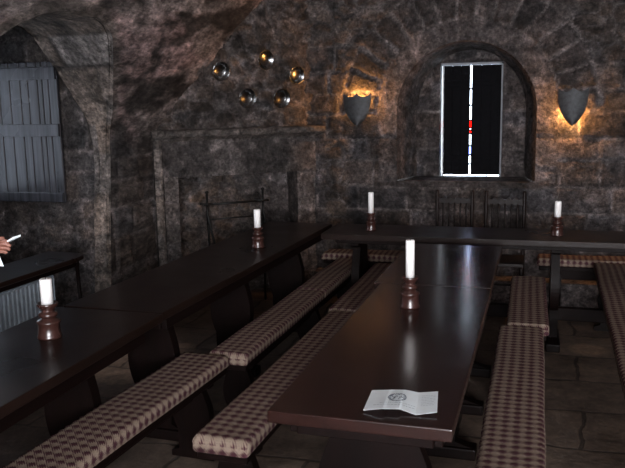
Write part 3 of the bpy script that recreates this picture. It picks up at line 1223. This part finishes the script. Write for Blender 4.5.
# ---- spindle-back chairs against the back wall
def chair(label, cx, cy, w, ht, rz=0.0):
    t = thing('spindle_chair', label, 'chair', (cx, cy, 0), rz, 'spindle-back chairs')
    hw, d = w / 2, 0.36
    yb = d / 2
    for s in (-1, 1):
        bm = BM()
        x = s * hw
        prof = [(0.014, 0), (0.015, 0.40), (0.017, 0.46), (0.012, 0.50), (0.016, 0.54), (0.013, ht - 0.2), (0.016, ht - 0.10), (0.011, ht - 0.075), (0.017, ht - 0.05), (0.010, ht - 0.035), (0.015, ht - 0.018), (0.012, ht - 0.005), (0.0, ht)]
        lathe(bm, prof, 12, x, yb)
        obj('back_post', bm, MT['chair'], t, True)
        bm = BM()
        lathe(bm, [(0.013, 0), (0.018, 0.08), (0.012, 0.1), (0.018, 0.2), (0.014, 0.3), (0.019, 0.42), (0.017, 0.435)], 12, x, -yb)
        obj('leg', bm, MT['chair'], t, True)
    bm = BM()
    box(bm, -hw - 0.015, hw + 0.015, -yb - 0.02, yb - 0.018, 0.435, 0.462, 0.006, 2)
    obj('seat', bm, MT['chair'], t)
    # carved, scalloped top rail
    bm = BM()
    n = 30
    up, lo = [], []
    for i in range(n + 1):
        x = -hw + 0.012 + (w - 0.024) * i / n
        up.append((x, ht - 0.062 + 0.008 * math.cos(i / n * math.pi * 10)))
        lo.append((x, ht - 0.105 - 0.006 * math.cos(i / n * math.pi * 10)))
    prism(bm, up + lo[::-1], 'y', yb - 0.010, yb + 0.010)
    obj('top_rail', bm, MT['chair'], t)
    bm = BM()
    box(bm, -hw + 0.01, hw - 0.01, yb - 0.010, yb + 0.010, 0.60, 0.635, 0.003, 1)
    obj('lower_rail', bm, MT['chair'], t)
    for i in range(5):
        x = -hw + w * (i + 1) / 6
        bm = BM()
        z0, z1 = 0.63, ht - 0.10
        L = z1 - z0
        lathe(bm, [(0.005, 0), (0.006, 0.1 * L), (0.0085, 0.3 * L), (0.0055, 0.48 * L), (0.009, 0.52 * L), (0.0055, 0.56 * L), (0.0085, 0.75 * L), (0.005, L)], 8, x, yb, z0)
        obj('spindle', bm, MT['chair'], t, True)
    for z in (0.14, 0.24):
        for s in (-1, 1):
            bm = BM()
            tube(bm, [(s * hw, -yb, z), (s * hw, yb, z)], 0.008)
            obj('stretcher', bm, MT['chair'], t, True)
    bm = BM()
    tube(bm, [(-hw, -yb, 0.3), (hw, -yb, 0.3)], 0.009)
    obj('stretcher', bm, MT['chair'], t, True)
    return t


chair('dark spindle-back chair centred under the window shutters', -0.652, 5.80, 0.27, 0.955)
chair('dark spindle-back chair under the edge of the window, nearer the pale right candle', -0.268, 5.80, 0.285, 0.955)

# ---- side table over the radiator along the left wall
sd = thing('side_table', 'narrow dark side table with thin legs over the radiator by the embrasure', 'table', (-2.84, 3.545, 0), math.radians(-1.5))
hl = 0.48
bm = BM()
out = [(-0.155, -hl), (0.16, -hl), (0.16, hl - 0.13), (0.14, hl - 0.04), (0.09, hl - 0.005), (0.0, hl + 0.01), (-0.155, hl + 0.01)]
prism(bm, out, 'z', 0.722, 0.75, 0.004)
obj('tabletop', bm, MT['topdark'], sd)
for x in (-0.12, 0.13):
    for y in (-hl + 0.05, hl - 0.10):
        bm = BM()
        tube(bm, [(x, y, 0.722), (x + (0.012 if x > 0 else -0.01), y + (0.02 if y > 0 else -0.02), 0.0)], 0.013, 8, 0.010)
        obj('leg', bm, MT['frame'], sd, True)
bm = BM()
box(bm, -0.125, 0.135, -hl + 0.03, hl - 0.08, 0.69, 0.722, 0.003, 1)
obj('apron', bm, MT['rail'], sd)

rd = thing('radiator', 'blue-grey ribbed panel radiator under the narrow dark side table', 'radiator', (-2.805, 3.42, 0), math.radians(-1.5))
bm = BM()
out = []
RL = 0.32
nrib = 18
for i in range(nrib):
    y0 = -RL + 2 * RL * i / nrib
    p = 2 * RL / nrib
    out += [(0.06, y0), (0.06, y0 + p * 0.55), (0.050, y0 + p * 0.68), (0.050, y0 + p * 0.88)]
out += [(0.06, RL), (-0.02, RL), (-0.02, -RL)]
prism(bm, out, 'z', 0.10, 0.66)
obj('ribbed_panel', bm, MT['radiator'], rd)
bm = BM()
box(bm, -0.025, 0.062, -RL, RL, 0.66, 0.675, 0.004, 1)
obj('top_grille', bm, MT['radiator'], rd)
for y in (-0.25, 0.25):
    bm = BM()
    box(bm, -0.02, 0.05, y - 0.02, y + 0.02, 0.0, 0.10, 0.003, 1)
    obj('foot', bm, MT['radiator'], rd)


# ---- candlesticks and candles
def holder(label, x, y, h, r):
    t = thing('candlestick', label, 'candlestick', (x, y, 0.7502), 0, 'turned wooden candlesticks')
    k = r / 0.040
    j = h / 0.13
    bm = BM()
    prof = [(0.0, 0), (0.041, 0.0), (0.042, 0.006), (0.039, 0.012), (0.037, 0.03), (0.036, 0.05), (0.040, 0.056), (0.041, 0.061), (0.036, 0.066), (0.026, 0.070), (0.023, 0.076)]
    lathe(bm, [(a * k, b * j) for a, b in prof], 28)
    obj('base', bm, MT['turned'], t, True)
    bm = BM()
    prof = [(0.0, 0.074), (0.024, 0.076), (0.031, 0.082), (0.033, 0.088), (0.030, 0.094), (0.021, 0.099), (0.020, 0.104), (0.026, 0.110), (0.034, 0.120), (0.036, 0.128), (0.034, 0.130), (0.028, 0.126), (0.0, 0.124)]
    lathe(bm, [(a * k, b * j) for a, b in prof], 28)
    obj('cup', bm, MT['turned'], t, True)
    return t


def candle(label, x, y, z, h, r):
    t = thing('candle', label, 'candle', (x, y, z), 0, 'white candles')
    bm = BM()
    lathe(bm, [(0, 0), (r, 0.0), (r, h - 0.004), (r - 0.003, h), (r * 0.4, h - 0.003), (0, h - 0.004)], 24)
    obj('wax', bm, MT['wax'], t, True)
    bm = BM()
    tube(bm, [(0, 0, h - 0.006), (0.001, 0, h + 0.006)], 0.0013, 6)
    obj('wick', bm, MT['wick'], t)
    return t


for x, y, hh, hr, ch_, cr, lh, lc in (
    (-1.851, 2.475, 0.140, 0.046, 0.104, 0.0235, 'wide turned wooden candlestick on the near table by the radiator', 'thick short white candle on the table nearest the radiator'),
    (-1.714, 4.436, 0.130, 0.041, 0.118, 0.021, 'turned wooden candlestick on the table end in front of the fireplace', 'white candle standing in front of the fireplace and iron fire rack'),
    (-1.150, 5.203, 0.125, 0.036, 0.150, 0.019, 'turned wooden candlestick on the crosswise table below the upward-glowing wall light', 'slim white candle on the crosswise table below the upward-glowing wall light'),
    (-0.542, 3.238, 0.138, 0.041, 0.170, 0.0195, 'turned wooden candlestick on the central table beyond the leaflet', 'tallest white candle, on the central table beyond the leaflet'),
    (0.106, 5.238, 0.125, 0.041, 0.108, 0.021, 'turned wooden candlestick on the crosswise table, beside the spindle chairs on the bare-floor side', 'short white candle on the crosswise table past the two spindle chairs'),
):
    holder(lh, x, y, hh, hr)
    candle(lc, x, y, 0.7502 + hh * (0.124 / 0.13) + 0.0005, ch_, cr)


# ---- leaflet on the table
A, B_, C_, D_ = Vector((-0.492, 2.228)), Vector((-0.482, 2.061)), Vector((-0.269, 2.086)), Vector((-0.289, 2.262))
lo = thing('leaflet', 'unfolded white paper leaflet with a printed crest lying on the central table', 'paper', (-0.385, 2.16, 0.7502))
fold_u = [0.0, 0.27, 0.31, 0.48, 0.51, 0.72, 1.0]
fold_z = [0.004, 0.016, 0.012, 0.014, 0.010, 0.003, 0.010]
fold_e = [0.0, -0.008, 0.002, 0.0, 0.007, -0.010, 0.0]


def leaf_pt(u, v, dz=0.0):
    for i in range(len(fold_u) - 1):
        if u <= fold_u[i + 1] + 1e-9:
            break
    t = (u - fold_u[i]) / (fold_u[i + 1] - fold_u[i])
    z = fold_z[i] * (1 - t) + fold_z[i + 1] * t
    e = fold_e[i] * (1 - t) + fold_e[i + 1] * t
    top = A.lerp(D_, u)
    bot = B_.lerp(C_, u)
    p = bot.lerp(top, v)
    zz = z * (1 - 0.55 * v) + 0.001 + dz
    return Vector((p.x + 0.385, p.y - 2.16 + e * (1 - 0.3 * v), zz))


bm = BM()
us_ = sorted(set(fold_u + [0.1, 0.2, 0.4, 0.6, 0.8, 0.9]))
vs_ = [0, 0.25, 0.5, 0.75, 1.0]
gr = [[bm.verts.new(leaf_pt(u, v)) for u in us_] for v in vs_]
for j in range(len(vs_) - 1):
    for i in range(len(us_) - 1):
        bm.faces.new((gr[j][i], gr[j][i + 1], gr[j + 1][i + 1], gr[j + 1][i]))
ob = obj('sheet', bm, MT['paper'], lo)
sm = ob.modifiers.new('thick', 'SOLIDIFY')
sm.thickness = 0.0006


def stroke(bm, u0, v0, u1, v1, w):
    n = 4
    L = math.hypot(u1 - u0, v1 - v0)
    nx, ny = -(v1 - v0) / L * w, (u1 - u0) / L * w
    prev = None
    for k in range(n + 1):
        u, v = u0 + (u1 - u0) * k / n, v0 + (v1 - v0) * k / n
        a = bm.verts.new(leaf_pt(min(0.999, u + nx), v + ny, 0.0012))
        b = bm.verts.new(leaf_pt(min(0.999, u - nx), v - ny, 0.0012))
        if prev:
            bm.faces.new((prev[0], a, b, prev[1]))
        prev = (a, b)


bm = BM()
rr = random.Random(3)
# oval crest: broken ring with a small scene inside and a caption arc
for k in range(26):
    a0 = 2 * math.pi * k / 26
    a1 = a0 + 2 * math.pi / 26 * rr.uniform(0.6, 1.0)
    for rad in (1.0, 0.86):
        stroke(bm, 0.42 + 0.125 * rad * math.cos(a0), 0.58 + 0.20 * rad * math.sin(a0), 0.42 + 0.125 * rad * math.cos(a1), 0.58 + 0.20 * rad * math.sin(a1), rr.uniform(0.004, 0.011))
for k in range(26):
    u, v = 0.42 + rr.uniform(-0.085, 0.085), 0.58 + rr.uniform(-0.10, 0.13)
    stroke(bm, u, v, u + rr.uniform(-0.03, 0.03) + 0.001, v + rr.uniform(0.01, 0.06), rr.uniform(0.004, 0.010))
obj('crest', bm, MT['ink'], lo)
bm = BM()
for k in range(7):
    v = 0.80 - k * 0.075
    u = 0.77
    while u < 0.95:
        l = rr.uniform(0.015, 0.045)
        stroke(bm, u, v, min(0.97, u + l), v, 0.008)
        u += l + 0.012
for v, ua, ub in ((0.30, 0.20, 0.70), (0.20, 0.12, 0.66)):
    u = ua
    while u < ub:
        l = rr.uniform(0.015, 0.05)
        stroke(bm, u, v + 0.1 * (u - 0.42) ** 2, u + l, v + 0.1 * (u + l - 0.42) ** 2, 0.009)
        u += l + 0.012
obj('text_lines', bm, MT['fine_ink'], lo)


# ---- pewter plates hung over the mantel
def plate(label, a, z, r, tilt, yaw):
    t = thing('pewter_plate', label, 'plate', (0, 0, 0), 0, 'pewter plates over the fireplace')
    bm = BM()
    lathe(bm, [(0, 0.004), (r * 0.60, 0.004), (r * 0.66, 0.008), (r * 0.72, 0.018), (r * 0.96, 0.024), (r, 0.028), (r * 0.985, 0.021), (r * 0.72, 0.013), (r * 0.6, 0.0), (0, 0.0)], 36)
    o = obj('dish', bm, MT['pewter'], t, True)
    bm = BM()
    pts = [(r * 0.985 * math.cos(q), r * 0.985 * math.sin(q), 0.026) for q in [2 * math.pi * k / 36 for k in range(37)]]
    tube(bm, pts, 0.0035, 6)
    obj('rim', bm, MT['pewter'], t, True)
    p = FW(a, 0.035, z)
    zax = (FN + Vector((0, 0, tilt)) + FD * yaw).normalized()
    xax = zax.cross(Vector((0, 0, 1))).normalized()
    yax = zax.cross(xax)
    m = Matrix((xax, yax, zax)).transposed().to_4x4()
    m.translation = p
    t.matrix_world = m
    return t


plate('pewter plate farthest left over the mantel, beside the sloping vault edge', 0.830, 1.91, 0.074, -0.22, -0.10)
plate('highest pewter plate over the mantel, tilted aside', 0.449, 1.998, 0.078, -0.10, -0.30)
plate('pewter plate nearest the wall corner over the mantel', 0.174, 1.877, 0.073, -0.20, -0.15)
plate('lower pewter plate below the gap between the two upper plates', 0.616, 1.694, 0.078, -0.12, -0.12)
plate('lower pewter plate below the plate nearest the wall corner', 0.315, 1.69, 0.08, -0.18, -0.15)

# ---- iron fire rack in front of the hearth
fr_ = thing('fire_rack', 'black wrought-iron fire rack with crossbar standing before the hearth', 'fire rack', tuple(FW(0.78, 0.16, 0)))


def frp(a, off, z):
    return FW(a, 0.16 + off, z) - FW(0.78, 0.16, 0)


for a, s in ((1.02, 1), (0.545, -1)):
    bm = BM()
    tube(bm, [frp(a, 0, 0.70), frp(a, 0, 0.955)], 0.010)
    tube(bm, [frp(a - 0.05, 0, 0.86), frp(a + 0.06, 0, 0.87)], 0.009)
    lathe(bm, [(0, 0), (0.014, 0.006), (0.016, 0.014), (0.012, 0.022), (0, 0.028)], 12, frp(a, 0, 0).x, frp(a, 0, 0).y, 0.945)
    obj('upright', bm, MT['iron'], fr_, True)
    for da, off in ((-0.10, 0.05), (-0.03, -0.08)):
        bm = BM()
        tube(bm, [frp(a, 0, 0.86), frp(a, 0, 0.78), frp(a + da * 0.6, off * 0.5, 0.45), frp(a + da, off, 0.0)], 0.010)
        obj('leg', bm, MT['iron'], fr_, True)
bm = BM()
tube(bm, [frp(1.05, 0, 0.862), frp(0.5, 0, 0.862)], 0.009)
obj('crossbar', bm, MT['iron'], fr_, True)
bm = BM()
tube(bm, [frp(1.02, 0, 0.74), frp(0.545, 0, 0.74)], 0.006)
obj('crossbar', bm, MT['iron'], fr_, True)
bm = BM()
for k in range(14):
    a0 = k / 14 * 2 * math.pi
pts = [frp(0.60 + 0.028 * math.cos(q), 0.0, 0.905 + 0.028 * math.sin(q)) for q in [2 * math.pi * k / 16 for k in range(15)]]
tube(bm, pts, 0.007)
obj('scroll_hook', bm, MT['iron'], fr_, True)


# ---- shield wall lights
def sconce(label, x, ztop, w, h, lz, ly, energy, dz):
    t = thing('wall_light', label, 'wall light', (x, YB - 0.02, ztop - h), 0, 'shield wall lights')
    nu, nv = 16, 20
    bm = BM()
    for side in (0, 1):
        gr = []
        for j in range(nv + 1):
            v = j / nv                      # 0 point, 1 top
            half = w / 2 * (1 - (1 - v) ** 3.2)
            row = []
            for i in range(nu + 1):
                s = -1 + 2 * i / nu
                # top edge: raised corners and centre, scooped between
                tz = h * (1 - 0.10 * abs(math.sin(s * math.pi)) ** 1.0)
                z = v * (tz if v > 0.6 else h) if v > 0.999 else v * (h + (tz - h) * max(0, (v - 0.5) / 0.5))
                bulge = 0.088 - 0.024 * s * s
                row.append(bm.verts.new((s * half, -bulge + (0.004 if side else 0.0), z)))
            gr.append(row)
        for j in range(nv):
            for i in range(nu):
                try:
                    bm.faces.new((gr[j][i], gr[j][i + 1], gr[j + 1][i + 1], gr[j + 1][i]))
                except ValueError:
                    pass
    bmesh.ops.remove_doubles(bm, verts=bm.verts[:], dist=0.0002)
    obj('shield', bm, MT['shield'], t, True)
    bm = BM()
    box(bm, -0.012, 0.012, -0.082, 0.012, h * 0.40, h * 0.46, 0.003, 1)
    obj('bracket', bm, MT['iron'], t)
    bm = BM()
    lathe(bm, [(0, -0.024), (0.010, -0.020), (0.012, 0.0), (0.008, 0.016), (0, 0.024)], 14, 0, ly, lz)
    obj('bulb', bm, MT['bulb'], t, True)
    ld = bpy.data.lights.new('bulb_glow', 'POINT')
    ld.energy = energy
    ld.color = (1.0, 0.42, 0.10)
    ld.shadow_soft_size = 0.012
    lo_ = bpy.data.objects.new('bulb_glow', ld)
    COL.objects.link(lo_)
    lo_.location = (x, YB - 0.02 + ly, ztop - h + lz + dz)
    return t


sconce('grey steel shield wall light glowing above its top edge', -1.488, 1.712, 0.230, 0.27, 0.200, -0.042, 9.0, 0.042)
sconce('grey steel shield wall light glowing along its lower sides', 0.206, 1.722, 0.220, 0.29, 0.125, -0.036, 11.0, -0.040)


# ================================================================== PERSON at the left, hand in view
def skin_obj(name, verts, edges, radii, mat, parent=None, root=0, sub=1):
    me = bpy.data.meshes.new(name)
    bm = bmesh.new()
    lay = bm.verts.layers.skin.verify()
    V = []
    for i, (p, r) in enumerate(zip(verts, radii)):
        v = bm.verts.new(p)
        v[lay].radius = (r, r) if not isinstance(r, tuple) else r
        v[lay].use_root = (i == root)
        V.append(v)
    for a, b in edges:
        bm.edges.new((V[a], V[b]))
    bm.to_mesh(me)
    bm.free()
    o = link(name, me, mat, parent, True)
    m = o.modifiers.new('skin', 'SKIN')
    m.use_smooth_shade = True
    s = o.modifiers.new('sub', 'SUBSURF')
    s.levels = sub
    s.render_levels = sub
    return o


PX, PY = -2.385, 2.17
person = thing('person', 'person at the picture edge by the radiator, only a hand holding white paper shows', 'person', (PX, PY, 0))
Vb = [(0, 0, 0.95), (0, 0, 1.12), (0, 0.01, 1.32), (0, 0.0, 1.46), (0, 0.02, 1.53), (0, 0.035, 1.63), (0, 0.03, 1.72),
      # arm towards the frame
      (0.16, 0.0, 1.40), (0.19, -0.02, 1.13), (0.265, 0.165, 1.10), (0.305, 0.235, 1.108), (0.335, 0.275, 1.112),
      # other arm
      (-0.17, 0.0, 1.40), (-0.22, -0.02, 1.12), (-0.20, 0.08, 0.87), (-0.19, 0.11, 0.80),
      # legs
      (0.09, 0, 0.88), (0.095, 0.02, 0.50), (0.10, -0.02, 0.09), (0.10, 0.12, 0.04),
      (-0.09, 0, 0.88), (-0.095, 0.02, 0.50), (-0.10, -0.02, 0.09), (-0.10, 0.12, 0.04)]
Rb = [0.145, 0.13, 0.15, 0.075, 0.058, 0.088, 0.075, 0.06, 0.042, 0.029, (0.022, 0.030), (0.018, 0.032), 0.06, 0.042, 0.03, 0.034,
      0.085, 0.058, 0.042, 0.04, 0.085, 0.058, 0.042, 0.04]
Eb = [(0, 1), (1, 2), (2, 3), (3, 4), (4, 5), (5, 6), (2, 7), (7, 8), (8, 9), (9, 10), (10, 11), (2, 12), (12, 13), (13, 14), (14, 15),
      (0, 16), (16, 17), (17, 18), (18, 19), (0, 20), (20, 21), (21, 22), (22, 23)]
# fingers of the visible hand: rooted in the palm, curled over the paper
hd = Vector((0.60, 0.78, 0.10)).normalized()
for k, (dz, ln) in enumerate(((0.020, 0.058), (0.006, 0.064), (-0.009, 0.060), (-0.023, 0.048))):
    p0 = Vector((0.335, 0.272, 1.112 + dz))
    p1 = p0 + hd * ln * 0.45 + Vector((0, 0, 0.002))
    p2 = p1 + (hd + Vector((0.25, -0.15, -0.35))).normalized() * ln * 0.35
    p3 = p2 + (hd + Vector((0.25, -0.35, -0.9))).normalized() * ln * 0.25
    n0 = len(Vb)
    Vb += [tuple(p0), tuple(p1), tuple(p2), tuple(p3)]
    Rb += [0.0095, 0.0088, 0.008, 0.0068]
    Eb += [(11, n0), (n0, n0 + 1), (n0 + 1, n0 + 2), (n0 + 2, n0 + 3)]
n0 = len(Vb)
Vb += [(0.330, 0.245, 1.135), (0.352, 0.268, 1.146), (0.375, 0.290, 1.146)]
Rb += [0.011, 0.0098, 0.008]
Eb += [(10, n0), (n0, n0 + 1), (n0 + 1, n0 + 2)]
skin_obj('body', Vb, Eb, Rb, MT['skin'], person, 0, 1)
# face details and hair
bm = BM()
bm.free()
for s in (-1, 1):
    bm = BM()
    r = bmesh.ops.create_uvsphere(bm, u_segments=10, v_segments=8, radius=0.012)
    for v in r['verts']:
        v.co += Vector((s * 0.032, 0.112, 1.655))
    obj('eye', bm, MT['wax'], person, True)
bm = BM()
tube(bm, [(0, 0.105, 1.665), (0, 0.130, 1.625)], 0.010, 8, 0.014)
obj('nose', bm, MT['skin'], person, True)
bm = BM()
r = bmesh.ops.create_uvsphere(bm, u_segments=20, v_segments=14, radius=0.105)
for v in r['verts']:
    v.co = Vector((v.co.x * 0.98, v.co.y * 1.02 + 0.005, v.co.z * 0.95 + 1.70))
    if v.co.y > 0.05 and v.co.z < 1.735:
        v.co.y = 0.05
obj('hair', bm, MT['hair'], person, True)
skin_obj('jumper', [(0, 0, 0.90), (0, 0, 1.12), (0, 0.01, 1.32), (0, 0, 1.45), (0.16, 0, 1.40), (0.19, -0.02, 1.13), (0.25, 0.125, 1.102), (-0.17, 0, 1.40), (-0.22, -0.02, 1.12), (-0.203, 0.07, 0.90)],
         [(0, 1), (1, 2), (2, 3), (2, 4), (4, 5), (5, 6), (2, 7), (7, 8), (8, 9)], [0.165, 0.15, 0.17, 0.085, 0.075, 0.056, 0.043, 0.075, 0.056, 0.045], MT['jumper'], person)
skin_obj('trousers', [(0, 0, 0.96), (0.09, 0, 0.86), (0.095, 0.02, 0.5), (0.10, -0.02, 0.08), (-0.09, 0, 0.86), (-0.095, 0.02, 0.5), (-0.10, -0.02, 0.08)],
         [(0, 1), (1, 2), (2, 3), (0, 4), (4, 5), (5, 6)], [0.155, 0.10, 0.075, 0.062, 0.10, 0.075, 0.062], MT['trousers'], person)
for s in (-1, 1):
    bm = BM()
    box(bm, s * 0.10 - 0.048, s * 0.10 + 0.048, -0.075, 0.195, 0.0, 0.085, 0.03, 3)
    obj('shoe', bm, MT['shoe'], person, True)

# folded white sheet held in the hand, seen edge-on
fs = thing('folded_paper', 'folded white paper held in the hand at the picture edge', 'paper', (PX + 0.335, PY + 0.30, 1.095))
bm = BM()
P0 = Vector((0.044, 0.03, 0.037))
P1 = Vector((0.078, 0.035, 0.055))
q = Vector((-0.012, -0.03, -0.005))
pr_ = [P0 + Vector((0, 0, 0.003)), P1 + Vector((0, 0, 0.004)), P1 - Vector((0, 0, 0.004)), P0 - Vector((0, 0, 0.003))]
a = [bm.verts.new(p) for p in pr_]
b = [bm.verts.new(p + q) for p in pr_]
bm.faces.new(a)
bm.faces.new(b[::-1])
for i in range(4):
    bm.faces.new((a[i], a[(i + 1) % 4], b[(i + 1) % 4], b[i]))
obj('upper_fold', bm, MT['paper'], fs)
bm = BM()
pr_ = [Vector((-0.040, 0.005, -0.005)), Vector((-0.018, 0.010, -0.005)), Vector((0.002, 0.015, -0.070)), Vector((-0.012, 0.010, -0.068))]
a = [bm.verts.new(p) for p in pr_]
b = [bm.verts.new(p + Vector((-0.004, 0.004, 0.0))) for p in pr_]
bm.faces.new(a)
bm.faces.new(b[::-1])
for i in range(4):
    bm.faces.new((a[i], a[(i + 1) % 4], b[(i + 1) % 4], b[i]))
obj('lower_fold', bm, MT['paper'], fs)

# ================================================================== LIGHT
wd = bpy.data.worlds.new('World')
S.world = wd
wd.use_nodes = True
bg = wd.node_tree.nodes['Background']
bg.inputs[0].default_value = (0.86, 0.93, 1.0, 1)
bg.inputs[1].default_value = 8.0


def area(name, loc, rot, sx, sy, e, col):
    l = bpy.data.lights.new(name, 'AREA')
    l.shape = 'RECTANGLE'
    l.size, l.size_y = sx, sy
    l.energy = e
    l.color = col
    o = bpy.data.objects.new(name, l)
    COL.objects.link(o)
    o.location = loc
    o.rotation_euler = rot
    return o


# main fill light in the added rear window; daylight from the left embrasure window
area('rear_fill_light', ((RX0 + RX1) / 2, YR + 0.05, (RZ0 + RZ1) / 2), (math.radians(90), 0, 0), RX1 - RX0 - 0.1, RZ1 - RZ0 - 0.1, 400, (1.0, 0.965, 0.985))
area('side_window_daylight', (XW + 0.04, (LY0 + LY1) / 2, (LZ0 + LZ1) / 2), (0, math.radians(-90), 0), LZ1 - LZ0 - 0.1, LY1 - LY0 - 0.1, 2.0, (0.84, 0.90, 1.0))
